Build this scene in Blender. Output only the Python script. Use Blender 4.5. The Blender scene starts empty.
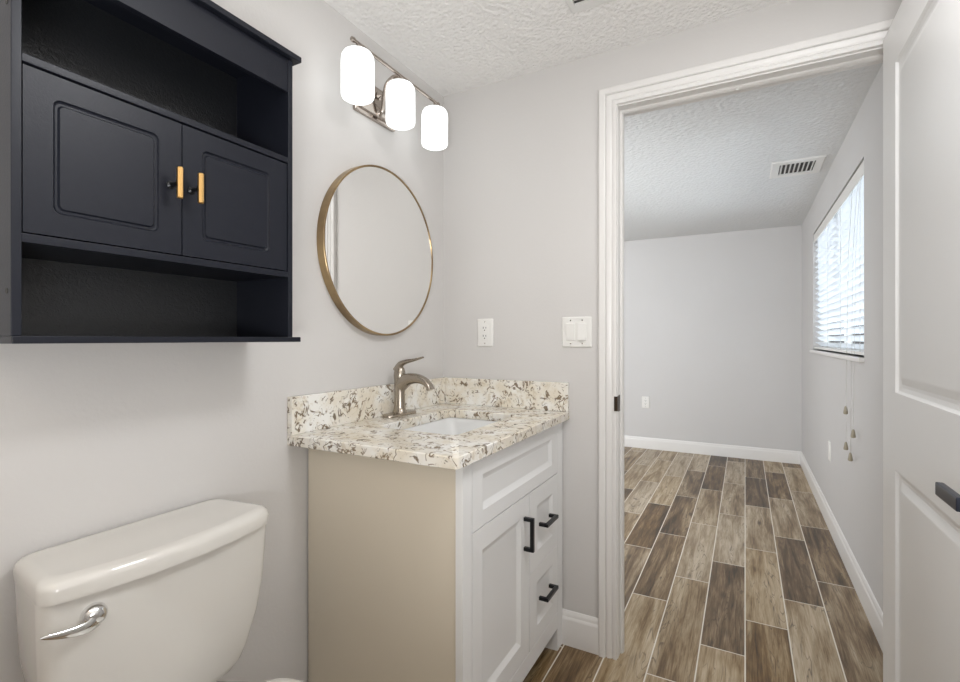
import bpy, bmesh, math, random
from math import sin, cos, pi, radians
from mathutils import Vector, Matrix

S = bpy.context.scene
COL = S.collection
random.seed(7)

# ------------------------------------------------------------------ camera
F_PX = 491.88
cam_d = bpy.data.cameras.new('camera'); cam = bpy.data.objects.new('camera', cam_d); COL.objects.link(cam)
cam_d.sensor_width = 36; cam_d.sensor_fit = 'HORIZONTAL'; cam_d.lens = F_PX / 960 * 36
cam_d.shift_y = -2.08 / 960
cam_d.clip_start = 0.02
cam.location = (1.1786, -1.8456, 1.1844)
cam.rotation_euler = (pi / 2, 0, radians(28.319))
S.camera = cam

# ------------------------------------------------------------------ world, lights, exposure
w = bpy.data.worlds.new('sky'); S.world = w; w.use_nodes = True
bg = w.node_tree.nodes['Background']
bg.inputs[0].default_value = (0.88, 0.94, 1.0, 1); bg.inputs[1].default_value = 7.5

def area(name, loc, rot, sx, sy, power, color):
    d = bpy.data.lights.new(name, 'AREA'); d.shape = 'RECTANGLE'; d.size = sx; d.size_y = sy
    d.energy = power; d.color = color
    o = bpy.data.objects.new(name, d); COL.objects.link(o); o.location = loc; o.rotation_euler = rot
    return o
def area_to(name, loc, direction, sx, sy, power, color):
    q = Vector(direction).to_track_quat('-Z', 'Y')
    return area(name, loc, q.to_euler(), sx, sy, power, color)
# added fill from above, right of the camera; no known lamp there
area('ceiling_fill', (1.40, -0.98, 2.24), (0, 0, 0), 0.35, 0.35, 11, (0.985, 0.99, 1.0))
# made-up warm fill behind the camera
area('warm_rear_fill', (0.60, -2.55, 2.24), (0, 0, 0), 0.4, 0.4, 2.5, (1.0, 0.74, 0.45))
# added upward fill that brightens the ceiling; its source is invented
area_to('upward_fill', (1.30, -2.20, 1.00), (-0.05, 0.38, 0.92), 0.45, 0.45, 23.5, (0.97, 0.985, 1.0))
# added fill for the bedroom, out of view and aimed at the far wall
area_to('bedroom_fill', (-1.0, 0.22, 1.35), (0.0, 1.0, 0.12), 1.6, 1.3, 76, (0.96, 0.98, 1.0))

S.view_settings.view_transform = 'Standard'
S.view_settings.look = 'None'
S.view_settings.exposure = 0.0
S.view_settings.gamma = 1.0
S.view_settings.use_curve_mapping = False

# ------------------------------------------------------------------ materials
def mat(name, color=(0.8, 0.8, 0.8), rough=0.5, metal=0.0, **kw):
    m = bpy.data.materials.new(name); m.use_nodes = True
    b = m.node_tree.nodes['Principled BSDF']
    b.inputs['Base Color'].default_value = (*color, 1)
    b.inputs['Roughness'].default_value = rough
    b.inputs['Metallic'].default_value = metal
    for k, v in kw.items():
        b.inputs[k].default_value = v
    return m
class NT:
    def __init__(s, m): s.t = m.node_tree; s.b = s.t.nodes['Principled BSDF']
    def n(s, typ, **kw):
        o = s.t.nodes.new(typ)
        for k, v in kw.items(): setattr(o, k, v)
        return o
    def l(s, a, b): s.t.links.new(a, b)
    def math(s, op, a, b=None, c=None):
        o = s.n('ShaderNodeMath', operation=op)
        for i, v in enumerate((a, b, c)):
            if v is None: continue
            if isinstance(v, (int, float)): o.inputs[i].default_value = v
            else: s.l(v, o.inputs[i])
        return o.outputs[0]
    def pos(s, scale=(1, 1, 1)):
        g = s.n('ShaderNodeNewGeometry'); mp = s.n('ShaderNodeMapping'); mp.inputs['Scale'].default_value = scale
        s.l(g.outputs['Position'], mp.inputs[0]); return mp.outputs[0]
    def noise(s, vec, scale, detail=3, rough=0.5, dist=0.0):
        o = s.n('ShaderNodeTexNoise'); s.l(vec, o.inputs['Vector'])
        o.inputs['Scale'].default_value = scale; o.inputs['Detail'].default_value = detail
        o.inputs['Roughness'].default_value = rough; o.inputs['Distortion'].default_value = dist
        return o.outputs[0]
    def ramp(s, f, stops):
        o = s.n('ShaderNodeValToRGB'); e = o.color_ramp.elements
        while len(e) < len(stops): e.new(0.5)
        for i, (p, c) in enumerate(stops): e[i].position = p; e[i].color = (*c, 1) if len(c) == 3 else c
        s.l(f, o.inputs[0]); return o.outputs[0]
    def mix(s, f, a, b, mode='MIX'):
        o = s.n('ShaderNodeMix', data_type='RGBA', blend_type=mode)
        for i, v in ((0, f), (6, a), (7, b)):
            if isinstance(v, (int, float)): o.inputs[i].default_value = v
            elif isinstance(v, tuple): o.inputs[i].default_value = (*v, 1)
            else: s.l(v, o.inputs[i])
        return o.outputs[2]
    def bump(s, h, strength, dist):
        o = s.n('ShaderNodeBump'); o.inputs['Strength'].default_value = strength; o.inputs['Distance'].default_value = dist
        s.l(h, o.inputs['Height']); s.l(o.outputs[0], s.b.inputs['Normal'])

def wall_paint(name, col):
    m = mat(name, col, 0.55); t = NT(m); p = t.pos()
    n = t.noise(p, 90, 3, 0.6)
    t.bump(n, 0.12, 0.004)
    c = t.noise(p, 1.7, 2)
    t.l(t.mix(t.ramp(c, [(0.3, (0, 0, 0)), (0.7, (1, 1, 1))]), tuple(v * 0.975 for v in col), col), t.b.inputs['Base Color'])
    return m
M_WALL = wall_paint('greige_wall_paint', (0.665, 0.648, 0.632))
M_WALLB = wall_paint('bedroom_wall_paint', (0.63, 0.62, 0.615))
def ceiling_mat(name, col, scale, strength):
    m = mat(name, col, 0.85); t = NT(m); p = t.pos()
    v = t.n('ShaderNodeTexVoronoi', feature='SMOOTH_F1'); v.inputs['Scale'].default_value = scale; v.inputs['Smoothness'].default_value = 0.6
    mp = t.mix(0.08, p, t.n('ShaderNodeTexNoise').outputs[1])
    t.l(mp, v.inputs['Vector'])
    h = t.math('ADD', t.math('MULTIPLY', v.outputs['Distance'], 1.1), t.noise(p, scale * 1.3, 4, 0.6, 0.6))
    t.bump(h, strength, 0.012)
    return m
M_CEIL = ceiling_mat('textured_ceiling', (0.92, 0.905, 0.885), 74, 0.5)
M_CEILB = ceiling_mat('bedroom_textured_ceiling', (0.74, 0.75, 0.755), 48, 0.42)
M_TRIM = mat('white_trim_paint', (0.80, 0.785, 0.765), 0.28)
M_DOOR = mat('white_door_paint', (0.83, 0.83, 0.825), 0.33)

def floor_mat():
    m = mat('wood_look_tile', (0.4, 0.3, 0.2), 0.33); t = NT(m)
    g = t.n('ShaderNodeNewGeometry'); sx = t.n('ShaderNodeSeparateXYZ'); t.l(g.outputs['Position'], sx.inputs[0])
    X, Y = sx.outputs[0], sx.outputs[1]
    PW, PL = 0.1542, 0.8145
    u = t.math('DIVIDE', t.math('SUBTRACT', X, 0.562), PW); cid = t.math('FLOOR', u); fu = t.math('SUBTRACT', u, cid)
    v = t.math('DIVIDE', t.math('SUBTRACT', Y, t.math('MULTIPLY_ADD', cid, 0.2715, 0.240)), PL)
    rid = t.math('FLOOR', v); fv = t.math('SUBTRACT', v, rid)
    du = t.math('MULTIPLY', t.math('MINIMUM', fu, t.math('SUBTRACT', 1.0, fu)), PW)
    dv = t.math('MULTIPLY', t.math('MINIMUM', fv, t.math('SUBTRACT', 1.0, fv)), PL)
    d = t.math('MINIMUM', du, dv)
    grout = t.math('SUBTRACT', 1.0, t.n('ShaderNodeMapRange').outputs[0])
    mr = grout.node.inputs[1].links[0].from_node
    mr.inputs['From Min'].default_value = 0.0017; mr.inputs['From Max'].default_value = 0.0030; t.l(d, mr.inputs['Value'])
    cmb = t.n('ShaderNodeCombineXYZ'); t.l(cid, cmb.inputs[0]); t.l(rid, cmb.inputs[1]); cmb.inputs[2].default_value = 3.7
    wn = t.n('ShaderNodeTexWhiteNoise', noise_dimensions='3D'); t.l(cmb.outputs[0], wn.inputs[0]); R = wn.outputs[0]
    sc = t.n('ShaderNodeSeparateColor'); t.l(wn.outputs[1], sc.inputs[0])
    # per plank coordinates, stretched along the board
    c2 = t.n('ShaderNodeCombineXYZ')
    t.l(t.math('MULTIPLY_ADD', sc.outputs[0], 13.0, X), c2.inputs[0])
    t.l(t.math('MULTIPLY_ADD', sc.outputs[1], 17.0, Y), c2.inputs[1]); t.l(t.math('MULTIPLY', R, 9.0), c2.inputs[2])
    def mp(scale):
        o = t.n('ShaderNodeMapping'); o.inputs['Scale'].default_value = scale; t.l(c2.outputs[0], o.inputs[0]); return o.outputs[0]
    big = t.noise(mp((9, 1.1, 1)), 1.0, 2, 0.5, 1.6)
    streak = t.noise(mp((42, 2.6, 1)), 1.0, 7, 0.66, 0.9)
    fine = t.noise(mp((230, 12, 1)), 1.0, 4, 0.65, 0.3)
    f = t.math('ADD', t.math('MULTIPLY', big, 0.46), t.math('ADD', t.math('MULTIPLY', streak, 0.46), t.math('MULTIPLY', fine, 0.26)))
    f = t.math('ADD', f, t.math('MULTIPLY', t.math('SUBTRACT', R, 0.5), 0.23))
    col = t.ramp(f, [(0.42, (0.040, 0.024, 0.011)), (0.51, (0.12, 0.076, 0.040)), (0.58, (0.21, 0.147, 0.084)), (0.66, (0.34, 0.265, 0.175)), (0.78, (0.50, 0.42, 0.315))])
    # knots
    vo = t.n('ShaderNodeTexVoronoi', feature='F1'); vo.inputs['Scale'].default_value = 1.0; t.l(mp((7, 2.6, 1)), vo.inputs['Vector'])
    kn = t.ramp(t.math('ADD', vo.outputs['Distance'], t.math('MULTIPLY', streak, 0.12)), [(0.10, (1, 1, 1)), (0.19, (0, 0, 0))])
    col = t.mix(t.math('MULTIPLY', kn, 0.72), col, (0.055, 0.035, 0.022))
    # crack-like dark grain
    wv = t.noise(mp((14, 1.9, 1)), 1.0, 2, 0.5, 2.2)
    ck = t.ramp(t.math('ABSOLUTE', t.math('SUBTRACT', wv, 0.5)), [(0.0, (1, 1, 1)), (0.022, (0, 0, 0))])
    col = t.mix(t.math('MULTIPLY', t.math('MULTIPLY', ck, t.ramp(big, [(0.50, (0, 0, 0)), (0.60, (1, 1, 1))])), 0.75), col, (0.045, 0.028, 0.018))
    hs = t.n('ShaderNodeHueSaturation'); t.l(t.math('MULTIPLY_ADD', sc.outputs[2], 0.25, 0.95), hs.inputs['Saturation']); hs.inputs['Value'].default_value = 1.12; t.l(col, hs.inputs['Color']); col = hs.outputs[0]
    col = t.mix(grout, col, (0.78, 0.73, 0.64))
    t.l(col, t.b.inputs['Base Color'])
    t.l(t.math('MULTIPLY_ADD', fine, 0.25, 0.27), t.b.inputs['Roughness'])
    t.bump(t.math('ADD', t.math('MULTIPLY', grout, -0.7), t.math('MULTIPLY', streak, 0.25)), 0.35, 0.004)
    return m
M_FLOOR = floor_mat()

def quartz(name):
    m = mat(name, (0.7, 0.65, 0.55), 0.14); t = NT(m); p = t.pos()
    base = t.mix(t.ramp(t.noise(p, 11, 3, 0.6), [(0.40, (0, 0, 0)), (0.64, (1, 1, 1))]), (0.77, 0.71, 0.60), (0.88, 0.87, 0.835))
    g = t.ramp(t.noise(p, 24, 4, 0.65, 1.2), [(0.55, (0, 0, 0)), (0.63, (1, 1, 1))])
    base = t.mix(t.math('MULTIPLY', g, 0.45), base, (0.52, 0.43, 0.29))
    v1 = t.math('ABSOLUTE', t.math('SUBTRACT', t.noise(p, 17, 2, 0.5, 2.0), 0.5))
    mask = t.ramp(t.noise(p, 27, 3, 0.6), [(0.485, (0, 0, 0)), (0.54, (1, 1, 1))])
    vein = t.math('MULTIPLY', t.ramp(v1, [(0.018, (1, 1, 1)), (0.050, (0, 0, 0))]), mask)
    base = t.mix(t.math('MULTIPLY', vein, 0.9), base, t.mix(t.noise(p, 9, 1), (0.06, 0.045, 0.03), (0.26, 0.17, 0.08)))
    sp = t.ramp(t.noise(p, 60, 3, 0.6, 0.8), [(0.63, (0, 0, 0)), (0.69, (1, 1, 1))])
    base = t.mix(t.math('MULTIPLY', sp, 0.8), base, (0.15, 0.11, 0.07))
    t.l(base, t.b.inputs['Base Color'])
    return m
M_QUARTZ = quartz('speckled_quartz')
M_CERAMIC = mat('white_ceramic', (0.70, 0.68, 0.64), 0.06, IOR=1.65)
M_SINK = mat('sink_porcelain', (0.84, 0.85, 0.85), 0.12)
M_VANITY = mat('vanity_white_paint', (0.86, 0.86, 0.855), 0.34)
M_VSIDE = mat('vanity_side_warm_tint', (0.74, 0.67, 0.55), 0.45)  # beige puts warm bounce light into the side panel colour
M_VINSIDE = mat('vanity_inside', (0.45, 0.42, 0.38), 0.7)
def cab():
    m = mat('charcoal_lacquer', (0.012, 0.0135, 0.020), 0.34, **{'Specular IOR Level': 0.26}); t = NT(m)
    t.bump(t.noise(t.pos(), 260, 3, 0.6), 0.10, 0.002); return m
M_CAB = cab()
def cabback():
    m = mat('charcoal_back_panel', (0.014, 0.015, 0.017), 0.30); t = NT(m)
    t.bump(t.noise(t.pos(), 120, 4, 0.65, 0.8), 0.45, 0.004); return m
M_CABB = cabback()
M_GOLD = mat('brushed_gold', (0.83, 0.52, 0.20), 0.28, 1.0)
M_BLACK = mat('matte_black_metal', (0.012, 0.013, 0.015), 0.32, 0.4)
M_NAVY = mat('dark_lever_metal', (0.02, 0.025, 0.04), 0.3, 0.5)
M_CHROME = mat('chrome', (0.80, 0.80, 0.80), 0.07, 1.0)
def brushed():
    m = mat('brushed_nickel', (0.40, 0.355, 0.30), 0.27, 1.0); t = NT(m)
    t.bump(t.noise(t.pos((1, 1, 12)), 60, 3), 0.05, 0.002); return m
M_NICKEL = brushed()
M_NICKEL2 = mat('polished_nickel', (0.42, 0.37, 0.33), 0.18, 1.0)
def brass():
    m = mat('antique_brass', (0.36, 0.265, 0.15), 0.30, 1.0); t = NT(m)
    t.l(t.mix(t.ramp(t.noise(t.pos(), 9, 3), [(0.35, (0, 0, 0)), (0.65, (1, 1, 1))]), (0.28, 0.20, 0.115), (0.46, 0.34, 0.19)), t.b.inputs['Base Color']); return m
M_BRASS = brass()
M_MIRROR = mat('mirror_silver', (0.90, 0.90, 0.89), 0.01, 1.0)
M_PLATE = mat('white_plastic', (0.83, 0.82, 0.79), 0.3)
M_SLOT = mat('dark_slot', (0.03, 0.028, 0.025), 0.6)
M_BRONZE = mat('dark_bronze', (0.07, 0.05, 0.035), 0.35, 0.9)
M_VENT = mat('vent_white_enamel', (0.78, 0.77, 0.75), 0.4)
def shade():
    m = mat('lit_opal_glass', (0.36, 0.37, 0.38), 0.25)
    b = m.node_tree.nodes['Principled BSDF']
    b.inputs['Emission Color'].default_value = (0.97, 1.0, 1.0, 1); b.inputs['Emission Strength'].default_value = 1.3
    return m
M_SHADE = shade()
def slat():
    m = bpy.data.materials.new('blind_slat_white'); m.use_nodes = True; nt = m.node_tree
    b = nt.nodes['Principled BSDF']; b.inputs['Base Color'].default_value = (0.85, 0.86, 0.87, 1); b.inputs['Roughness'].default_value = 0.4
    tr = nt.nodes.new('ShaderNodeBsdfTranslucent'); tr.inputs[0].default_value = (0.9, 0.92, 0.95, 1)
    mx = nt.nodes.new('ShaderNodeMixShader'); mx.inputs[0].default_value = 0.5
    nt.links.new(b.outputs[0], mx.inputs[1]); nt.links.new(tr.outputs[0], mx.inputs[2]); nt.links.new(mx.outputs[0], nt.nodes['Material Output'].inputs[0])
    return m
M_SLAT = slat()
def glass():
    m = bpy.data.materials.new('window_glass'); m.use_nodes = True; nt = m.node_tree; nt.nodes.remove(nt.nodes['Principled BSDF'])
    tr = nt.nodes.new('ShaderNodeBsdfTransparent'); tr.inputs[0].default_value = (0.95, 0.97, 0.97, 1)
    gl = nt.nodes.new('ShaderNodeBsdfGlossy'); gl.inputs['Roughness'].default_value = 0.02
    fr = nt.nodes.new('ShaderNodeFresnel'); fr.inputs[0].default_value = 1.45
    mx = nt.nodes.new('ShaderNodeMixShader')
    nt.links.new(fr.outputs[0], mx.inputs[0]); nt.links.new(tr.outputs[0], mx.inputs[1]); nt.links.new(gl.outputs[0], mx.inputs[2]); nt.links.new(mx.outputs[0], nt.nodes['Material Output'].inputs[0])
    return m
M_GLASS = glass()
M_CORD = mat('cord_grey', (0.62, 0.61, 0.58), 0.7)
M_TASSEL = mat('tassel_tan', (0.36, 0.32, 0.24), 0.5)

# ------------------------------------------------------------------ mesh helpers
def worldloc(o):
    v = Vector((0, 0, 0))
    while o: v += o.location; o = o.parent
    return v
def obj(name, bm, m, parent=None, bevel=0.0, smooth=30, seg=2, origin=None):
    """bm holds world coordinates; the object's origin goes to its bounding centre"""
    bmesh.ops.remove_doubles(bm, verts=bm.verts, dist=1e-6)
    bmesh.ops.recalc_face_normals(bm, faces=bm.faces)
    xs = [v.co for v in bm.verts]
    c = Vector([(min(p[i] for p in xs) + max(p[i] for p in xs)) / 2 for i in range(3)]) if origin is None else Vector(origin)
    for v in bm.verts: v.co -= c
    me = bpy.data.meshes.new(name); bm.to_mesh(me); bm.free()
    o = bpy.data.objects.new(name, me); COL.objects.link(o); me.materials.append(m)
    if parent: o.parent = parent; o.location = c - worldloc(parent)
    else: o.location = c
    if smooth:
        for p in me.polygons: p.use_smooth = True
        es = o.modifiers.new('bevel', 'BEVEL') if bevel else None
        if es: es.width = bevel; es.segments = seg; es.limit_method = 'ANGLE'; es.angle_limit = radians(35); es.harden_normals = False
        try: me.set_sharp_from_angle(angle=radians(smooth))
        except Exception: pass
        if bevel:
            wn = o.modifiers.new('weighted_normal', 'WEIGHTED_NORMAL'); wn.keep_sharp = False
            for e in me.edges: pass
            me.attributes.remove(me.attributes['sharp_edge']) if 'sharp_edge' in me.attributes else None
    return o
def structure(o): o['kind'] = 'structure'; return o
def tag(o, label, cat, group=None):
    o['label'] = label; o['category'] = cat
    if group: o['group'] = group
    return o
def thing(name, loc, label, cat, group=None):
    o = bpy.data.objects.new(name, None); COL.objects.link(o); o.location = loc; o.empty_display_size = 0.05
    return tag(o, label, cat, group)
def box(x0, x1, y0, y1, z0, z1, bm=None):
    bm = bm or bmesh.new()
    v = [bm.verts.new(p) for p in ((x0, y0, z0), (x1, y0, z0), (x1, y1, z0), (x0, y1, z0), (x0, y0, z1), (x1, y0, z1), (x1, y1, z1), (x0, y1, z1))]
    for f in ((0, 3, 2, 1), (4, 5, 6, 7), (0, 1, 5, 4), (1, 2, 6, 5), (2, 3, 7, 6), (3, 0, 4, 7)): bm.faces.new([v[i] for i in f])
    return bm
def bridge(bm, A, B, closed=True):
    n = len(A)
    for i in range(n if closed else n - 1):
        j = (i + 1) % n
        fs = []
        for v in (A[i], A[j], B[j], B[i]):
            if v not in fs: fs.append(v)
        if len(fs) > 2:
            try: bm.faces.new(fs)
            except ValueError: pass
def loft(loops, bm=None, cap0=True, cap1=True):
    bm = bm or bmesh.new()
    L = [[bm.verts.new(p) for p in lp] for lp in loops]
    for a, b in zip(L, L[1:]): bridge(bm, a, b)
    if cap0: bm.faces.new(L[0][::-1])
    if cap1: bm.faces.new(L[-1])
    return bm
def circle(c, ax1, ax2, r1, r2=None, n=24):
    r2 = r1 if r2 is None else r2; c = Vector(c); a = Vector(ax1); b = Vector(ax2)
    return [c + a * (r1 * cos(2 * pi * i / n)) + b * (r2 * sin(2 * pi * i / n)) for i in range(n)]
def lathe(prof, c, axis='z', n=32, bm=None, sx=1.0, sy=1.0, cap=True):
    """prof: list of (radius, height) along axis from c"""
    A = {'z': ((1, 0, 0), (0, 1, 0), (0, 0, 1)), 'x': ((0, 1, 0), (0, 0, 1), (1, 0, 0)), 'y': ((1, 0, 0), (0, 0, 1), (0, 1, 0))}[axis]
    c = Vector(c); h = Vector(A[2])
    return loft([circle(c + h * z, A[0], A[1], max(r, 1e-4) * sx, max(r, 1e-4) * sy, n) for r, z in prof], bm, cap, cap)
def tube(path, radii, n=12, bm=None, flat=None):
    """tube along a path; radii = list or number; flat=(a,b) scales the cross axes"""
    P = [Vector(p) for p in path]
    if isinstance(radii, (int, float)): radii = [radii] * len(P)
    loops = []; up = None
    for i, p in enumerate(P):
        t = (P[min(i + 1, len(P) - 1)] - P[max(i - 1, 0)]).normalized()
        if up is None:
            up = Vector((0, 0, 1)) if abs(t.z) < 0.9 else Vector((0, 1, 0))
        s = t.cross(up).normalized(); up = s.cross(t).normalized()
        a, b = flat or (1, 1)
        r = radii[i]; loops.append(circle(p, s, up, r * a, r * b, n))
    return loft(loops, bm)
def smooth_path(pts, k=6):
    P = [Vector(p) for p in pts]; out = []
    for i in range(len(P) - 1):
        p0 = P[max(i - 1, 0)]; p1 = P[i]; p2 = P[i + 1]; p3 = P[min(i + 2, len(P) - 1)]
        for j in range(k):
            t = j / k
            out.append(0.5 * ((2 * p1) + (p2 - p0) * t + (2 * p0 - 5 * p1 + 4 * p2 - p3) * t * t + (3 * p1 - p0 - 3 * p2 + p3) * t ** 3))
    out.append(P[-1]); return out
def rloop(u0, u1, v0, v1, r, k=5):
    pts = []
    for cu, cv, a0 in ((u1 - r, v1 - r, 0), (u0 + r, v1 - r, 90), (u0 + r, v0 + r, 180), (u1 - r, v0 + r, 270)):
        for i in range(k):
            a = radians(a0 + 90 * i / (k - 1)); pts.append((cu + r * cos(a), cv + r * sin(a)))
    return pts
def panel_board(u0, u1, v0, v1, thick, cells, steps, to, k=5):
    """board with moulded panels. cells: list of (cell rect, panel rect); steps: list of (inset, depth, radius)"""
    bm = bmesh.new()
    for (cu0, cu1, cv0, cv1), (pu0, pu1, pv0, pv1) in cells:
        prev = [bm.verts.new(to(u, v, 0)) for u, v in rloop(cu0, cu1, cv0, cv1, 0, k)]
        for ins, dep, r in steps:
            cur = [bm.verts.new(to(u, v, -dep)) for u, v in rloop(pu0 + ins, pu1 - ins, pv0 + ins, pv1 - ins, r, k)]
            bridge(bm, prev, cur); prev = cur
        bm.faces.new(prev)
    c = [bm.verts.new(to(u, v, d)) for d in (0, -thick) for u, v in ((u0, v0), (u1, v0), (u1, v1), (u0, v1))]
    for f in ((4, 5, 6, 7), (0, 1, 5, 4), (1, 2, 6, 5), (2, 3, 7, 6), (3, 0, 4, 7)): bm.faces.new([c[i] for i in f])
    bmesh.ops.remove_doubles(bm, verts=bm.verts, dist=1e-5)
    return bm
def extrude_profile(prof, p0, p1, out, bm=None):
    """prof: (depth from wall, height); runs p0->p1 (z = 0 level), 'out' is the direction away from the wall"""
    o = Vector(out); up = Vector((0, 0, 1))
    return loft([[Vector(p) + o * d + up * h for d, h in prof] for p in (p0, p1)], bm)

H = 2.26
# ------------------------------------------------------------------ the rooms
structure(obj('floor', box(-2.72, 1.77, -3.02, 3.81, -0.10, 0), M_FLOOR, smooth=0))
structure(obj('ceiling', box(-0.12, 1.77, -3.02, 0.06, H, H + 0.1), M_CEIL, smooth=0))
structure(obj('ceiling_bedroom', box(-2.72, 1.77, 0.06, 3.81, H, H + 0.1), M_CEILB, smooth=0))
structure(obj('wall_left', box(-0.12, 0, -3.02, 0.0, 0, H), M_WALL, smooth=0))
structure(obj('wall_right', box(1.65, 1.77, -3.02, 0.0, 0, H), M_WALL, smooth=0))
structure(obj('wall_rear', box(0, 1.65, -3.02, -2.90, 0, H), M_WALL, smooth=0))
DX0, DX1, DZ = 0.7645, 1.582, 2.045     # door opening (inside of the jambs)
bm = box(-0.12, DX0 - 0.018, 0, 0.06, 0, H); box(DX1 + 0.018, 1.77, 0, 0.06, 0, H, bm); box(DX0 - 0.018, DX1 + 0.018, 0, 0.06, DZ + 0.018, H, bm)
structure(obj('wall_back', bm, M_WALL, smooth=0))
bm = box(-2.60, DX0 - 0.018, 0.06, 0.10, 0, H); box(DX1 + 0.018, 1.65, 0.06, 0.10, 0, H, bm); box(DX0 - 0.018, DX1 + 0.018, 0.06, 0.10, DZ + 0.018, H, bm)
structure(obj('wall_bedroom_near', bm, M_WALLB, smooth=0))
structure(obj('wall_bedroom_far', box(-2.72, 1.77, 3.69, 3.81, 0, H), M_WALLB, smooth=0))
structure(obj('wall_bedroom_left', box(-2.72, -2.60, 0.06, 3.69, 0, H), M_WALLB, smooth=0))
WY0, WY1, WZ0, WZ1 = 0.925, 2.80, 1.10, 2.008
bm = box(1.65, 1.77, 0.06, WY0, 0, H); box(1.65, 1.77, WY1, 3.69, 0, H, bm)
box(1.65, 1.77, WY0, WY1, 0, WZ0, bm); box(1.65, 1.77, WY0, WY1, WZ1, H, bm)
structure(obj('wall_bedroom_right', bm, M_WALLB, smooth=0))

# baseboards
BP = [(0, 0), (0.014, 0), (0.014, 0.098), (0.0125, 0.104), (0.009, 0.110), (0.0085, 0.118), (0.006, 0.126), (0.003, 0.131), (0, 0.131)]
def baseboard(name, p0, p1, out): return structure(obj(name, extrude_profile(BP, p0, p1, out), M_TRIM, smooth=25))
baseboard('baseboard_back', (0.0, 0, 0), (0.699, 0, 0), (0, -1, 0))
baseboard('baseboard_left', (0, -2.9, 0), (0, -0.015, 0), (1, 0, 0))
baseboard('baseboard_right', (1.65, -2.9, 0), (1.65, -0.02, 0), (-1, 0, 0))
BPB = [(d, h * 0.92) for d, h in BP]
structure(obj('baseboard_bedroom_far', extrude_profile(BPB, (-2.6, 3.69, 0), (1.65, 3.69, 0), (0, -1, 0)), M_TRIM, smooth=25))
structure(obj('baseboard_bedroom_right', extrude_profile(BPB, (1.65, 0.14, 0), (1.65, 3.676, 0), (-1, 0, 0)), M_TRIM, smooth=25))

# door casing, mitred colonial profile  (offset outward from reveal, depth)
CP = [(0, 0), (0, 0.010), (0.0015, 0.012), (0.012, 0.012), (0.0135, 0.0105), (0.0145, 0.007), (0.017, 0.007), (0.019, 0.010), (0.027, 0.0135), (0.035, 0.0145), (0.0365, 0.0095), (0.0395, 0.0095), (0.041, 0.0165), (0.045, 0.019), (0.0605, 0.020), (0.0645, 0.0185), (0.066, 0.015), (0.066, 0)]
def casing(y, s, x0, x1, zt):
    # one leg beyond the hinge side is cut to the wall
    L = []
    for q in range(4):
        lp = []
        for o, d in CP:
            xa, xb = x0 - o, x1 + o
            lp.append({0: (xa, y - s * d, 0), 1: (xa, y - s * d, zt + o), 2: (xb, y - s * d, zt + o), 3: (xb, y - s * d, 0)}[q])
        L.append(lp)
    return loft(L)
structure(obj('trim_1', casing(0, 1, DX0 - 0.0025, DX1 + 0.001, DZ + 0.005), M_TRIM, smooth=20))
structure(obj('trim_2', casing(0.10, -1, DX0 - 0.0025, DX1 + 0.001, DZ + 0.005), M_TRIM, smooth=20))
# jamb with stop moulding
bm = box(DX0 - 0.018, DX0, 0, 0.10, 0, DZ + 0.018); box(DX1, DX1 + 0.018, 0, 0.10, 0, DZ + 0.018, bm); box(DX0, DX1, 0, 0.10, DZ, DZ + 0.018, bm)
jamb = structure(obj('trim_3', bm, M_TRIM, smooth=0))
def stop(bm=None):
    pr = [(0, 0.038), (0.006, 0.038), (0.010, 0.044), (0.011, 0.052), (0.010, 0.062), (0.005, 0.070), (0, 0.071)]
    L = []
    for q in range(4):
        L.append([{0: (DX0 + o, y, 0), 1: (DX0 + o, y, DZ - o), 2: (DX1 - o, y, DZ - o), 3: (DX1 - o, y, 0)}[q] for o, y in pr])
    return loft(L, bm)
obj('door_stop', stop(), M_TRIM, jamb, smooth=35)
bm = box(DX0 - 0.0005, DX0 + 0.0015, 0.004, 0.030, 0.915, 0.975); box(DX0 - 0.011, DX0 + 0.0015, -0.0155, 0.0045, 0.918, 0.972, bm)
sp = obj('strike_plate', bm, M_BRONZE, jamb, bevel=0.0006); sp['label'] = 'dark bronze strike plate'
obj('bumper', lathe([(0.002, -0.004), (0.006, -0.003), (0.006, 0.0)], (1.155, 0.046, DZ - 0.011), 'z', 12), M_PLATE, jamb)

# open door leaf
LX, LY0, LY1, LZ0, LZ1 = 1.527, -0.055, -0.862, 0.012, 2.036
TH = 0.035
cells = [((LY1, LY0, LZ0, 0.94), (-0.727, -0.186, 0.26, 0.840)), ((LY1, LY0, 0.94, LZ1), (-0.727, -0.186, 1.043, 1.915))]
steps = [(0, 0, 0.002), (0.006, 0.006, 0.002), (0.016, 0.0085, 0.002), (0.024, 0.0085, 0.002), (0.040, 0.0025, 0.002), (0.046, 0.0015, 0.002)]
door = structure(obj('door_1', panel_board(LY1, LY0, LZ0, LZ1, TH, cells, steps, lambda u, v, d: (LX - d, u, v)), M_DOOR, smooth=12))
door['label'] = 'open white two-panel door'
for hz in (0.25, 1.05, 1.85):
    h = obj('hinge', lathe([(0.006, -0.045), (0.006, 0.045)], (LX + 0.040, LY0 + 0.008, hz), 'z', 12), M_NICKEL2, door)
hd = obj('door_handle', lathe([(0.030, 0), (0.030, 0.006), (0.026, 0.010), (0.011, 0.012), (0.010, 0.040)], (0, 0, 0), 'x', 28), M_NAVY, door)
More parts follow.
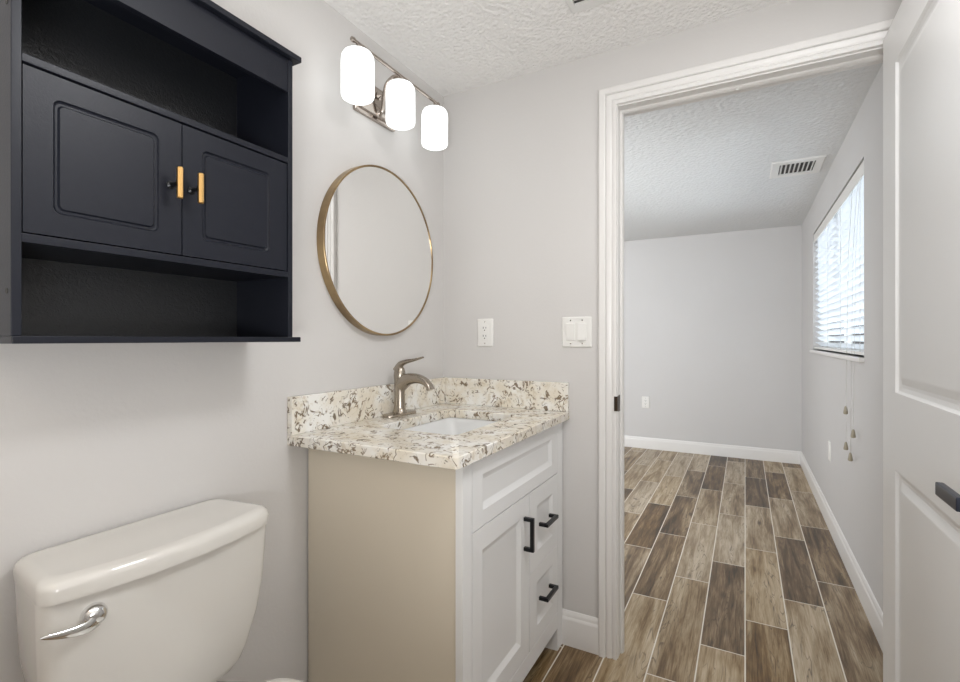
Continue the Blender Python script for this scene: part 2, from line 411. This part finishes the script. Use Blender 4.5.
# lever set: rosette + flat bar pointing to the hinge side
for v in hd.data.vertices: pass
hd.location = Vector((LX - 0.020, -0.795, 0.922)) - worldloc(door); hd.rotation_euler = (0, 0, pi)
lv = obj('lever', box(LX - 0.055, LX - 0.043, -0.805, -0.706, 0.911, 0.934), M_NAVY, hd, bevel=0.002)
lv.matrix_world = Matrix.Translation((LX - 0.049, -0.7445, 0.9225))
lv.parent = None
lv.parent = hd; lv.location = (0.029, -0.0395, 0.0005)

# ------------------------------------------------------------------ window
win = structure(bpy.data.objects.new('window_1', None)); COL.objects.link(win); win.location = (1.72, (WY0 + WY1) / 2, WZ0)
bm = bmesh.new(); fy = 0.045
for a in ((WY0, WY0 + fy, WZ0, WZ1), (WY1 - fy, WY1, WZ0, WZ1), (WY0 + fy, WY1 - fy, WZ0, WZ0 + fy), (WY0 + fy, WY1 - fy, WZ1 - fy, WZ1), ((WY0 + WY1) / 2 - 0.02, (WY0 + WY1) / 2 + 0.02, WZ0 + fy, WZ1 - fy)):
    box(1.715, 1.755, *a, bm)
structure(obj('window_frame', bm, M_PLATE, win, smooth=0))
structure(obj('glass_pane', box(1.733, 1.737, WY0 + fy, WY1 - fy, WZ0 + fy, WZ1 - fy), M_GLASS, win, smooth=0))
structure(obj('window_sill', box(1.628, 1.715, WY0 - 0.02, WY1 + 0.02, WZ0 - 0.022, WZ0 + 0.0), M_TRIM, win, bevel=0.004))

# horizontal blind
bl = thing('window_blind', (1.66, (WY0 + WY1) / 2, WZ0), 'white horizontal slat blind over the bright bedroom window', 'blind')
zs0, zs1, ns = WZ0 + 0.045, 1.940, 20
bm = bmesh.new(); a = radians(-36); hw = 0.0245
for i in range(ns):
    z = zs0 + (zs1 - zs0) * i / (ns - 1); c = Vector((1.681, 0, z)); d = Vector((cos(a), 0, sin(a))); n = Vector((-sin(a), 0, cos(a)))
    lp = [c - d * hw - n * .0013, c + n * .0008 - n * .0013, c + d * hw - n * .0013, c + d * hw + n * .0013, c + n * .0034, c - d * hw + n * .0013]
    loft([[Vector((q.x, y, q.z)) for q in lp] for y in (WY0 + 0.012, WY1 - 0.012)], bm)
obj('slats', bm, M_SLAT, bl, smooth=0)
obj('valance', box(1.654, 1.660, WY0 + 0.006, WY1 - 0.006, 1.935, 2.000), M_PLATE, bl, bevel=0.002)
obj('headrail', box(1.663, 1.705, WY0 + 0.012, WY1 - 0.012, 1.955, 2.000), M_PLATE, bl, bevel=0.001)
br = obj('bottom_rail', box(1.656, 1.704, WY0 + 0.012, WY1 - 0.012, WZ0 + 0.008, WZ0 + 0.024), M_PLATE, bl, bevel=0.003)
for y in (1.08, 1.62, 2.12, 2.66):
    bm = bmesh.new()
    for x in (1.6615, 1.7005): tube([(x, y, WZ0 + 0.02), (x, y, 1.94)], 0.0011, 5, bm)
    obj('ladder_cord', bm, M_CORD, bl)
for (y, z) in ((1.233, 0.835), (1.034, 0.750), (1.225, 0.655), (1.105, 0.625)):
    c = obj('pull_cord', tube([(1.628, y, z), (1.638, y, 1.6), (1.655, y, 1.936)], 0.0007, 5), M_CORD, bl)
    obj('tassel', lathe([(0.003, 0), (0.006, -0.006), (0.0105, -0.034), (0.009, -0.040), (0.004, -0.041)], (1.628, y, z + 0.008), 'z', 12), M_TASSEL, c)

# ------------------------------------------------------------------ ceiling registers
def register(name, x0, x1, y0, y1, z, label, cat, nslat, along, border):
    r = thing(name, ((x0 + x1) / 2, (y0 + y1) / 2, z), label, cat)
    bx0, bx1, by0, by1 = x0 + border[0], x1 - border[0], y0 + border[1], y1 - border[1]
    bm = bmesh.new()
    k = 2
    L0 = [(x0, y0), (x1, y0), (x1, y1), (x0, y1)]; L1 = [(x0 + .006, y0 + .006), (x1 - .006, y0 + .006), (x1 - .006, y1 - .006), (x0 + .006, y1 - .006)]
    L2 = [(bx0, by0), (bx1, by0), (bx1, by1), (bx0, by1)]
    loft([[(x, y, z) for x, y in L0], [(x, y, z - .003) for x, y in L0], [(x, y, z - .009) for x, y in L1], [(x, y, z - .009) for x, y in L2], [(x, y, z) for x, y in L2]], bm, False, False)
    obj('frame', bm, M_VENT, r, smooth=15)
    obj('duct_opening', box(bx0, bx1, by0, by1, z - 0.0012, z), M_SLOT, r, smooth=0)
    for i in range(nslat):
        f = (i + 0.5) / nslat; bm = bmesh.new()
        if along == 'y':
            c = bx0 + (bx1 - bx0) * f
            lp = [(c - .005, -.0085), (c - .0035, -.0092), (c + .006, -.002), (c + .0045, -.0013)]
            loft([[(x, y, z + q) for x, q in lp] for y in (by0, by1)], bm)
        else:
            c = by0 + (by1 - by0) * f
            lp = [(c - .005, -.0085), (c - .0035, -.0092), (c + .006, -.002), (c + .0045, -.0013)]
            loft([[(x, y, z + q) for y, q in lp] for x in (bx0, bx1)], bm)
        obj('louvre', bm, M_VENT, r, smooth=0)
    return r
register('ceiling_vent', 1.322, 1.600, 1.64, 1.965, H, 'white louvred air vent in the bedroom ceiling near the window', 'vent', 8, 'y', (0.045, 0.055))
register('exhaust_fan', 0.676, 0.95, -0.55, -0.275, H, 'white fan grille at the top edge of the bathroom ceiling', 'vent', 5, 'x', (0.022, 0.040))

# ------------------------------------------------------------------ outlets and switches
def outlet(cx, y, cz, label, w_=0.074, h=0.118, s=1):
    o = thing('wall_outlet', (cx, y, cz), label, 'outlet')
    bm = loft([rl for rl in ([(u, y, v) for u, v in rloop(cx - w_ / 2, cx + w_ / 2, cz - h / 2, cz + h / 2, .004)], [(u, y - .003, v) for u, v in rloop(cx - w_ / 2, cx + w_ / 2, cz - h / 2, cz + h / 2, .004)], [(u, y - .0065, v) for u, v in rloop(cx - w_ / 2 + .004, cx + w_ / 2 - .004, cz - h / 2 + .004, cz + h / 2 - .004, .003)])])
    obj('cover_plate', bm, M_PLATE, o, smooth=30)
    rc = obj('receptacle', box(cx - .0165, cx + .0165, y - .0085, y - .006, cz - .033, cz + .033), M_PLATE, o, bevel=.001)
    for dz in (-.017, .017):
        bm = box(cx - .0075, cx - .0050, y - .0090, y - .0084, cz + dz, cz + dz + .008); box(cx + .0050, cx + .0072, y - .0090, y - .0084, cz + dz, cz + dz + .007, bm)
        lathe([(.0026, -.0006), (.0026, 0)], (cx, y - .0084, cz + dz - .007), 'y', 10, bm)
        obj('slot', bm, M_SLOT, rc, smooth=0)
    for dz in (-.045, .045): obj('screw', lathe([(.0026, -.001), (.0026, 0)], (cx, y - .0065, cz + dz), 'y', 10), M_NICKEL2, o)
    return o
outlet(0.2105, 0, 1.211, 'white wall outlet above the backsplash, near the room corner')
def switch(cx, y, cz):
    o = thing('light_switch', (cx, y, cz), 'white double rocker light switch beside the door frame', 'switch')
    w_, h = 0.117, 0.118
    bm = loft([[(u, y, v) for u, v in rloop(cx - w_ / 2, cx + w_ / 2, cz - h / 2, cz + h / 2, .004)], [(u, y - .003, v) for u, v in rloop(cx - w_ / 2, cx + w_ / 2, cz - h / 2, cz + h / 2, .004)], [(u, y - .0065, v) for u, v in rloop(cx - w_ / 2 + .004, cx + w_ / 2 - .004, cz - h / 2 + .004, cz + h / 2 - .004, .003)]])
    obj('cover_plate', bm, M_PLATE, o)
    for i, dx in enumerate((-.023, .023)):
        t = (-.0075, -.0130) if i == 0 else (-.0140, -.0070)
        bm = bmesh.new(); a0, a1 = cx + dx - .0165, cx + dx + .0165; z0, z1 = cz - .033, cz + .033
        loft([[(a0, y - .006, z0), (a1, y - .006, z0), (a1, y - .006, z1), (a0, y - .006, z1)], [(a0, y + t[0] - .002, z0 + .001), (a1, y + t[0] - .002, z0 + .001), (a1, y + t[1] - .002, z1 - .001), (a0, y + t[1] - .002, z1 - .001)]], bm)
        obj('rocker', bm, M_PLATE, o, bevel=.001)
        for dz in (-.045, .045): obj('screw', lathe([(.0026, -.001), (.0026, 0)], (cx + dx, y - .0065, cz + dz), 'y', 10), M_NICKEL2, o)
switch(0.608, 0, 1.211)
outlet(0.232, 3.69, 0.50, 'small white wall outlet on the far bedroom wall above the baseboard', 0.078, 0.125)
# grazing outlet under the window
o = thing('wall_outlet', (1.65, 1.93, 0.478), 'white wall outlet low on the bedroom window wall, seen edge on', 'outlet')
bm = loft([[(1.65 - d, u, v) for u, v in rloop(1.93 - .037 + i, 1.93 + .037 - i, .478 - .06 + i, .478 + .06 - i, .004)] for d, i in ((0, 0), (.003, 0), (.0065, .004))])
obj('cover_plate', bm, M_PLATE, o); obj('receptacle', box(1.641, 1.645, 1.9135, 1.9465, .445, .511), M_PLATE, o, bevel=.001)

# ------------------------------------------------------------------ vanity
VX = 0.553
V0, V1, VZ = -0.774, -0.008, 0.872
van = thing('vanity_cabinet', (0.28, (V0 + V1) / 2, 0), 'white shaker vanity cabinet with black pulls under the speckled countertop', 'vanity')
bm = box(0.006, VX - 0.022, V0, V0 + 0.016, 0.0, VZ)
obj('side_panel', bm, M_VSIDE, van, bevel=.001)['label'] = 'side panel tinted beige with painted warm bounce light'
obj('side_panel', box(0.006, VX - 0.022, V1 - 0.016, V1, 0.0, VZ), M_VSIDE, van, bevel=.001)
bm = box(0.016, 0.5, V0 + 0.016, V1 - 0.016, 0.10, 0.116)
obj('bottom_panel', bm, M_VINSIDE, van, smooth=0)
# face frame: two stiles, rails
bm = box(VX - 0.022, VX, V0 - 0.002, -0.7285, 0, VZ)
obj('stile', bm, M_VANITY, van, bevel=.0012)
bm = box(VX - 0.022, VX, -0.0645, V1, 0, VZ)
obj('stile', bm, M_VANITY, van, bevel=.0012)
obj('leg', box(VX - 0.060, VX - 0.022, -0.0645, V1 - .016, 0, 0.10), M_VANITY, van, smooth=0)
obj('bottom_rail', box(VX - 0.022, VX, -0.7285, -0.0645, 0.088, 0.149), M_VANITY, van, bevel=.001)
obj('backing', box(VX - 0.024, VX - 0.0195, -0.7285, -0.0645, 0.149, VZ), M_VINSIDE, van, smooth=0)
PS = [(0, 0, .001), (0.003, .0015, .001), (0.016, .0075, .001), (0.018, .0080, .001)]
def front(name, u0, u1, v0, v1, pan):
    return obj(name, panel_board(u0, u1, v0, v1, 0.019, [((u0, u1, v0, v1), pan)], PS, lambda u, v, d: (VX + d, u, v)), M_VANITY, van, smooth=12)
front('false_drawer_front', -0.7265, -0.0665, 0.6785, 0.868, (-0.669, -0.128, 0.720, 0.818))
d1 = front('door', -0.7265, -0.3450, 0.151, 0.6750, (-0.672, -0.412, 0.212, 0.614))
dr1 = front('drawer', -0.3415, -0.0665, 0.4050, 0.6750, (-0.273, -0.118, 0.460, 0.614))
dr2 = front('drawer', -0.3415, -0.0665, 0.151, 0.4035, (-0.273, -0.118, 0.205, 0.353))
def pull(parent, p0, p1, out):
    """square bar pull, feet at p0 and p1"""
    p0, p1, out = Vector(p0), Vector(p1), Vector(out); d = (p1 - p0).normalized(); s = 0.0060
    side = d.cross(out.normalized())
    bm = bmesh.new()
    def prism(a, b, n1, n2):
        L = [[c + n1 * (s * i) + n2 * (s * j) for i, j in ((-1, -1), (1, -1), (1, 1), (-1, 1))] for c in (a, b)]; loft(L, bm)
    on = out.normalized()
    prism(p0, p0 + out, d, side); prism(p1, p1 + out, d, side); prism(p0 + out - d * s, p1 + out + d * s, on, side)
    return obj('handle', bm, M_BLACK, parent, bevel=.0012)
pull(d1, (VX, -0.385, 0.510), (VX, -0.385, 0.606), (0.028, 0, 0))
pull(dr1, (VX, -0.252, 0.545), (VX, -0.156, 0.545), (0.028, 0, 0))
pull(dr2, (VX, -0.252, 0.290), (VX, -0.156, 0.290), (0.028, 0, 0))

# ------------------------------------------------------------------ countertop, backsplash, sink
CX, CY0, CY1, CZ0, CZ1 = 0.580, -0.848, -0.002, 0.873, 0.904
SX0, SX1, SY0, SY1 = 0.142, 0.437, -0.620, -0.177
ct = thing('countertop', (0.29, -0.425, CZ0), 'speckled cream and brown quartz countertop with backsplash on the vanity', 'countertop')
def loopz(x0, x1, y0, y1, r, z, rs=None, k=6): return [(u, v, z) for u, v in rloop(x0, x1, y0, y1, r, k)]
bm = bmesh.new()
outer = []
def outloop(z, ins=0.0):
    pts = []
    x0, x1, y0, y1 = 0.001, CX - ins, CY0 + ins, CY1
    for cu, cv, a0, r in ((x1 - .003, y1 - .003, 0, .003), (x0, y1, 90, 0), (x0, y0, 180, 0), (x1 - .012, y0 + .012, 270, .012)):
        for i in range(6):
            a_ = radians(a0 + 90 * i / 5); pts.append((cu + r * cos(a_), cv + r * sin(a_), z))
    return pts
inner = lambda z, ins=0: loopz(SX0 - ins, SX1 + ins, SY0 - ins, SY1 + ins, 0.022 + ins, z)
Ls = [inner(CZ0), inner(CZ1 - .0025), inner(CZ1, .0025), outloop(CZ1, .0025), outloop(CZ1 - .0025), outloop(CZ0 + .002), outloop(CZ0, .002)]
V = [[bm.verts.new(p) for p in l] for l in Ls]
for A_, B_ in zip(V, V[1:] + V[:1]): bridge(bm, A_, B_)
obj('slab', bm, M_QUARTZ, ct, smooth=40)
obj('backsplash', box(0.001, 0.021, CY0, CY1, CZ1 + .0002, 1.0155), M_QUARTZ, ct, bevel=.0015)
obj('backsplash', box(0.0215, CX - .002, CY1 - 0.018, CY1, CZ1 + .0002, 1.0155), M_QUARTZ, ct, bevel=.0015)
sk = thing('sink', (0.29, -0.40, 0.74), 'white rectangular undermount sink set below the speckled countertop', 'sink')
bm = bmesh.new()
SL = [(-.012, CZ0 - .0006, .026), (-.004, CZ0 - .0006, .030), (.000, CZ0 - .004, .034), (.010, CZ0 - .06, .040), (.024, CZ0 - .115, .05), (.055, CZ0 - .130, .06), (.10, CZ0 - .134, .04)]
L = [loopz(SX0 + i, SX1 - i, SY0 + i, SY1 - i, r, z) for i, z, r in SL]
bmx = loft(L + [], bm, False, True)
so = obj('basin', bmx, M_SINK, sk, smooth=50)
sd = so.modifiers.new('solid', 'SOLIDIFY'); sd.thickness = 0.008; sd.offset = -1
dd = obj('drain', lathe([(0.024, 0), (0.024, .003), (0.018, .0035), (0.016, .001), (0.001, .001)], (0.29, -0.402, CZ0 - .1335), 'z', 28), M_NICKEL, sk); dd['label'] = 'brushed metal drain'

# ------------------------------------------------------------------ faucet
FX, FY, FZ = 0.060, -0.393, CZ1
FZ += .0004
fa = thing('faucet', (FX, FY, FZ), 'brushed nickel single-lever faucet behind the sink', 'faucet')
def oval(z, hx, hy): return [(FX + hx * cos(t) if True else 0, FY + (hy - hx) * (1 if sin(t) > 0 else -1) * (abs(sin(t)) > 1e-6) + hx * sin(t), z) for t in [2 * pi * (i + .5) / 32 for i in range(32)]]
bm = loft([oval(FZ, .027, .084), oval(FZ + .005, .028, .085), oval(FZ + .009, .0265, .083), oval(FZ + .0105, .023, .079)])
obj('base_plate', bm, M_NICKEL, fa, smooth=40)
prof = [(.027, .010), (.0275, .014), (.0235, .019), (.0215, .03), (.0205, .07), (.0205, .115), (.0225, .140)]
bm = lathe(prof, (FX, FY, FZ), 'z', 32, sx=1.0, sy=.88)
obj('body', bm, M_NICKEL, fa, smooth=50)
# spout sweeping forward and down
P = smooth_path([(FX + .002, FY, FZ + .112), (FX + .035, FY, FZ + .132), (FX + .075, FY, FZ + .137), (FX + .108, FY, FZ + .130), (FX + .128, FY, FZ + .116), (FX + .138, FY, FZ + .100)], 5)
nP = len(P); bm = bmesh.new(); loops = []
for i, p in enumerate(P):
    t = (P[min(i + 1, nP - 1)] - P[max(i - 1, 0)]).normalized(); s = Vector((0, 1, 0)); u = s.cross(t).normalized() * -1; f = i / (nP - 1)
    hh = .020 * (1 - f) ** 1.6 + .0085; ww = .0185 - .002 * f
    lp = [p + s * (ww * math.copysign(abs(cos(q)) ** .6, cos(q))) + u * (hh * math.copysign(abs(sin(q)) ** .7, sin(q))) for q in [2 * pi * k / 24 for k in range(24)]]
    loops.append(lp)
loft(loops, bm); obj('spout', bm, M_NICKEL, fa, smooth=50)
# lever: dome cap rising back and a flat blade forward
bm = lathe([(.0225, .140), (.0228, .147), (.0215, .160), (.018, .172), (.011, .180), (.001, .183)], (FX, FY, FZ), 'z', 28, sx=1.0, sy=.9)
obj('cap', bm, M_NICKEL, fa, smooth=50)
P = smooth_path([(FX - .012, FY, FZ + .164), (FX + .004, FY, FZ + .186), (FX + .030, FY, FZ + .197), (FX + .065, FY, FZ + .204), (FX + .104, FY, FZ + .214)], 5)
nP = len(P); loops = []
for i, p in enumerate(P):
    t = (P[min(i + 1, nP - 1)] - P[max(i - 1, 0)]).normalized(); s = Vector((0, 1, 0)); u = s.cross(t).normalized(); f = i / (nP - 1)
    ww = .017 * (1 - f) + .0075 * f; hh = .012 * (1 - f) ** 1.3 + .0035
    loops.append([p + s * (ww * cos(q)) + u * (hh * sin(q)) for q in [2 * pi * k / 20 for k in range(20)]])
obj('lever', loft(loops), M_NICKEL, fa, smooth=50)

# ------------------------------------------------------------------ mirror
MY, MZ, MR = -0.4325, 1.500, 0.304
mr_ = thing('wall_mirror', (0.0, MY, MZ), 'round mirror with thin antique brass frame above the faucet', 'mirror')
fr = [(MR - .003, 0), (MR, .002), (MR, .030), (MR - .001, .031), (MR - .006, .031), (MR - .0070, .0305), (MR - .0070, .012)]
L = [circle((d, MY, MZ), (0, 1, 0), (0, 0, 1), r, n=96) for r, d in fr]
bm = loft(L, None, False, False); obj('frame', bm, M_BRASS, mr_, smooth=35)
bm = loft([circle((d, MY, MZ), (0, 1, 0), (0, 0, 1), MR - .007, n=96) for d in (.002, .0285)]); obj('glass', bm, M_MIRROR, mr_, smooth=30)

# ------------------------------------------------------------------ vanity light
LXX, LZB = 0.120, 2.103
vl = thing('vanity_light', (0.0, -0.466, 2.03), 'nickel wall light with three lit white glass shades above the round mirror', 'lamp')
L = [[(d, u, v) for u, v in rloop(-.466 - .108 + i, -.466 + .108 - i, 1.968 + i, 2.090 - i, .004, 3)] for d, i in ((0, 0), (.012, 0), (.014, .003), (.014, .012), (.022, .014), (.024, .018))]
obj('backplate', loft(L), M_NICKEL2, vl, smooth=25)
bm = tube([(LXX, -.702, LZB), (LXX, -.23, LZB)], .0058, 12)
for y in (-.702, -.23): lathe([(.001, -.009), (.0065, -.007), (.0085, 0), (.0065, .007), (.001, .009)], (LXX, y, LZB), 'y', 14, bm)
obj('crossbar', bm, M_NICKEL2, vl, smooth=50)
P = smooth_path([(.020, -.466, 1.985), (.040, -.466, 2.0), (.046, -.466, 2.04), (.056, -.466, 2.085), (.085, -.466, 2.106), (LXX, -.466, LZB)], 6)
obj('arm', tube(P, .0065, 12), M_NICKEL2, vl, smooth=50)
P = smooth_path([(.020, -.466, 2.055), (.034, -.466, 2.052), (.046, -.466, 2.03)], 6)
obj('knuckle', lathe([(.014, 0), (.014, .004), (.008, .009), (.007, .012)], (.022, -.466, 1.990), 'x', 20), M_NICKEL2, vl, smooth=40)
bm = lathe([(.014, 0), (.014, .004), (.008, .009), (.004, .014)], (.022, -.466, 2.055), 'x', 20)
obj('knuckle', bm, M_NICKEL2, vl, smooth=40)
for y in (-.681, -.466, -.251):
    bm = lathe([(.005, LZB - .001), (.005, LZB - .016), (.012, LZB - .020), (.020, LZB - .024), (.021, LZB - .034)], (LXX, y, 0), 'z', 20)
    obj('shade_holder', bm, M_NICKEL2, vl, smooth=40)
    zt, zb, R_ = 2.076, 1.929, .0510
    pr = [(.020, zt), (.034, zt - .001), (.043, zt - .006), (.049, zt - .016), (R_, zt - .03), (R_, zb + .012), (R_ - .003, zb + .004), (R_ - .009, zb), (R_ - .012, zb + .002), (R_ - .008, zb + .010), (R_ - .006, zb + .02), (R_ - .006, zt - .03), (R_ - .012, zt - .014), (.020, zt - .006)]
    sh = obj('glass_shade', lathe(pr, (LXX, y, 0), 'z', 40, cap=False), M_SHADE, vl, smooth=60)
    obj('bulb', lathe([(.010, zt - .03), (.012, zt - .06), (.024, zt - .09), (.028, zt - .100), (.022, zt - .120), (.008, zt - .129), (.001, zt - .130)], (LXX, y, 0), 'z', 20), M_SHADE, sh, smooth=60)

# ------------------------------------------------------------------ wall cabinet
CBX, A0, A1 = 0.200, -1.527, -1.000
wc = thing('wall_cabinet', (0, (A0 + A1) / 2, 1.177), 'charcoal two-door wall cabinet with open shelves and gold pulls over the toilet', 'cabinet')
t_ = .013
sidel = obj('side_panel', box(0.001, CBX, A0, A0 + t_, 1.189, 1.866), M_CAB, wc, bevel=.001)
obj('side_panel', box(0.001, CBX, A1 - t_, A1, 1.189, 1.866), M_CAB, wc, bevel=.001)
obj('back_panel', box(0.001, 0.006, A0 + t_, A1 - t_, 1.189, 1.866), M_CABB, wc, smooth=0)
obj('top_board', box(0.001, CBX + .014, A0 - .016, A1 + .016, 1.866, 1.880), M_CAB, wc, bevel=.002)
obj('bottom_board', box(0.001, CBX + .004, A0 - .0, A1 + .022, 1.177, 1.189), M_CAB, wc, bevel=.0015)
obj('shelf', box(0.006, CBX - .001, A0 + t_, A1 - t_, 1.613, 1.626), M_CAB, wc, bevel=.001)
obj('shelf', box(0.006, CBX - .001, A0 + t_, A1 - t_, 1.334, 1.348), M_CAB, wc, bevel=.001)
obj('valance', box(CBX - .016, CBX - .002, A0 + t_, A1 - t_, 1.786, 1.866), M_CAB, wc, bevel=.001)
obj('divider', box(CBX - .14, CBX - .026, -1.274, -1.262, 1.348, 1.613), M_CAB, wc, smooth=0)
DS = [(0, 0, .012), (.002, .0035, .011), (.004, .0045, .010), (.007, .0045, .009), (.0095, .0010, .007), (.013, .0010, .006)]
DX_ = CBX - .003
dA = obj('door', panel_board(A0 + t_ + .002, -1.2690, 1.3505, 1.6095, .015, [((A0 + t_ + .002, -1.2690, 1.3505, 1.6095), (-1.474, -1.311, 1.387, 1.573))], DS, lambda u, v, d: (DX_ + d, u, v), 7), M_CAB, wc, smooth=15)
dB = obj('door', panel_board(-1.2670, A1 - t_ - .002, 1.3505, 1.6095, .015, [((-1.2670, A1 - t_ - .002, 1.3505, 1.6095), (-1.227, -1.063, 1.387, 1.573))], DS, lambda u, v, d: (DX_ + d, u, v), 7), M_CAB, wc, smooth=15)
for d_, y in ((dA, -1.290), (dB, -1.249)):
    hb = obj('handle', loft([[(DX_ + .031 + r * cos(2 * pi * i / 8 + pi / 8), y + r * sin(2 * pi * i / 8 + pi / 8), z) for i in range(8)] for z, r in ((1.453, .0045), (1.455, .0058), (1.511, .0058), (1.513, .0045))]), M_GOLD, d_, smooth=20)
    hb['label'] = 'gold bar handle'
    st = obj('stem', lathe([(.008, 0), (.008, .002), (.0042, .005), (.0038, .020), (.0055, .026)], (DX_, y, 1.483), 'x', 14), M_BLACK, hb, smooth=40)
for z in (1.258, 1.700):
    q = obj('screw_hole', lathe([(.0045, -.0008), (.0045, .0005)], (0.186, A0, z), 'y', 14), M_SLOT, sidel, smooth=0)

# ------------------------------------------------------------------ toilet
TYC = -1.269
to = thing('toilet', (0.35, TYC, 0), 'white two-piece toilet with chrome flush lever below the dark cabinet', 'toilet')
def tsec(z, hy, xb, xf, bul, r=.03, n=9, m=16):
    """rounded rectangle with bulged front; points counter clockwise from back right"""
    pts = []
    def corner(cx_, cy_, a0):
        for i in range(n):
            a_ = radians(a0 + 90 * i / (n - 1)); pts.append([cx_ + r * cos(a_), cy_ + r * sin(a_)])
    corner(xf - r, hy - r, 0)            # front, +y
    corner(xb + r, hy - r, 90)
    corner(xb + r, -hy + r, 180)
    corner(xf - r, -hy + r, 270)
    # front edge in between
    for i in range(1, m):
        f = i / m; pts.append([xf, -hy + r + (2 * hy - 2 * r) * f])
    for p in pts:
        p[1] *= .90 + .10 * (p[0] - xb) / (xf - xb)
        f = max(0, (p[0] - (xb + xf) / 2) / ((xf - xb) / 2)); p[0] += bul * f * (1 - (p[1] / hy) ** 2)
    return [(p[0], TYC + p[1], z) for p in pts]
def tsecs(rows): return loft([tsec(*r) for r in rows])
tank = tsecs([(.422, .085, .05, .130, .010, .035), (.428, .130, .04, .145, .012, .035), (.438, .154, .032, .155, .014, .03), (.455, .171, .028, .160, .016, .028), (.48, .183, .026, .163, .017, .027), (.51, .191, .024, .167, .018, .026), (.555, .204, .022, .171, .019, .024), (.62, .2135, .020, .175, .020, .022), (.69, .217, .018, .179, .021, .022), (.752, .219, .018, .182, .022, .022)])
tk = obj('tank', tank, M_CERAMIC, to, smooth=60)
lid = tsecs([(.750, .214, .014, 0.183, 0.033, .022), (.752, .219, .012, 0.188, 0.034, .024), (0.7730, .2205, .012, 0.190, 0.034, .025), (0.7830, .218, .013, 0.187, 0.034, .027), (0.7880, .212, .017, 0.181, 0.033, .027), (0.7905, .202, .024, 0.172, 0.032, .024), (0.7895, .195, .030, 0.166, 0.031, .022), (.7895, .10, .06, .12, .01, .02)])
obj('tank_lid', lid, M_CERAMIC, to, smooth=60)
fl = obj('flush_lever', lathe([(.0195, 0), (.020, .004), (.0185, .011), (.0145, .017), (.008, .0205), (.001, .0215)], (.189, -1.416, .711), 'x', 28), M_CHROME, to, smooth=60); fl['label'] = 'chrome flush lever'
P = smooth_path([(.203, -1.412, .705), (.210, -1.434, .702), (.209, -1.460, .705), (.204, -1.493, .713)], 5)
nP = len(P); loops = []
for i, p in enumerate(P):
    f = i / (nP - 1); loops.append([p + Vector((.0045 * (1 - .6 * f) * cos(q), 0, (.0115 * (1 - f) ** .6 + .0012) * sin(q))) for q in [2 * pi * k / 16 for k in range(16)]])
obj('lever_arm', loft(loops), M_CHROME, fl, smooth=60)
# bowl, seat, lid
def egg(z, x0, x1, hw, n=48, eb=.9):
    xc_ = x0 + (x1 - x0) * .42; pts = []
    for i in range(n):
        a_ = 2 * pi * i / n; c_, s_ = cos(a_), sin(a_)
        rx = (x1 - xc_) if c_ > 0 else (xc_ - x0)
        e = eb
        pts.append((xc_ + rx * math.copysign(abs(c_) ** (e if c_ < 0 else 1), c_), TYC + hw * math.copysign(abs(s_) ** .85, s_), z))
    return pts
bm = loft([egg(0, .16, .50, .105), egg(.02, .16, .50, .108), egg(.06, .17, .48, .100), egg(.16, .17, .50, .098), egg(.25, .12, .58, .125), egg(.33, .07, .66, .160), egg(.385, .05, .700, .180), egg(.398, .05, .705, .182), egg(.404, .055, .700, .178)])
obj('bowl', bm, M_CERAMIC, to, smooth=60)
bm = loft([egg(.4045, .232, .708, .182, eb=.35), egg(.408, .230, .711, .185, eb=.35), egg(.422, .230, .711, .185, eb=.35), egg(.4255, .233, .708, .182, eb=.35)])
obj('seat', bm, M_CERAMIC, to, smooth=60)
bm = loft([egg(.4265, .233, .709, .183, eb=.35), egg(0.430, .231, .712, .186, eb=.35), egg(0.438, .231, .712, .186, eb=.35), egg(0.442, .236, .706, .181, eb=.35), egg(0.444, .26, .67, .155, eb=.35)])
obj('seat_lid', bm, M_CERAMIC, to, smooth=60)
for dy in (-.075, .075):
    obj('seat_hinge', box(.207, .240, TYC + dy - .022, TYC + dy + .022, .4045, .430), M_CERAMIC, to, bevel=.006)
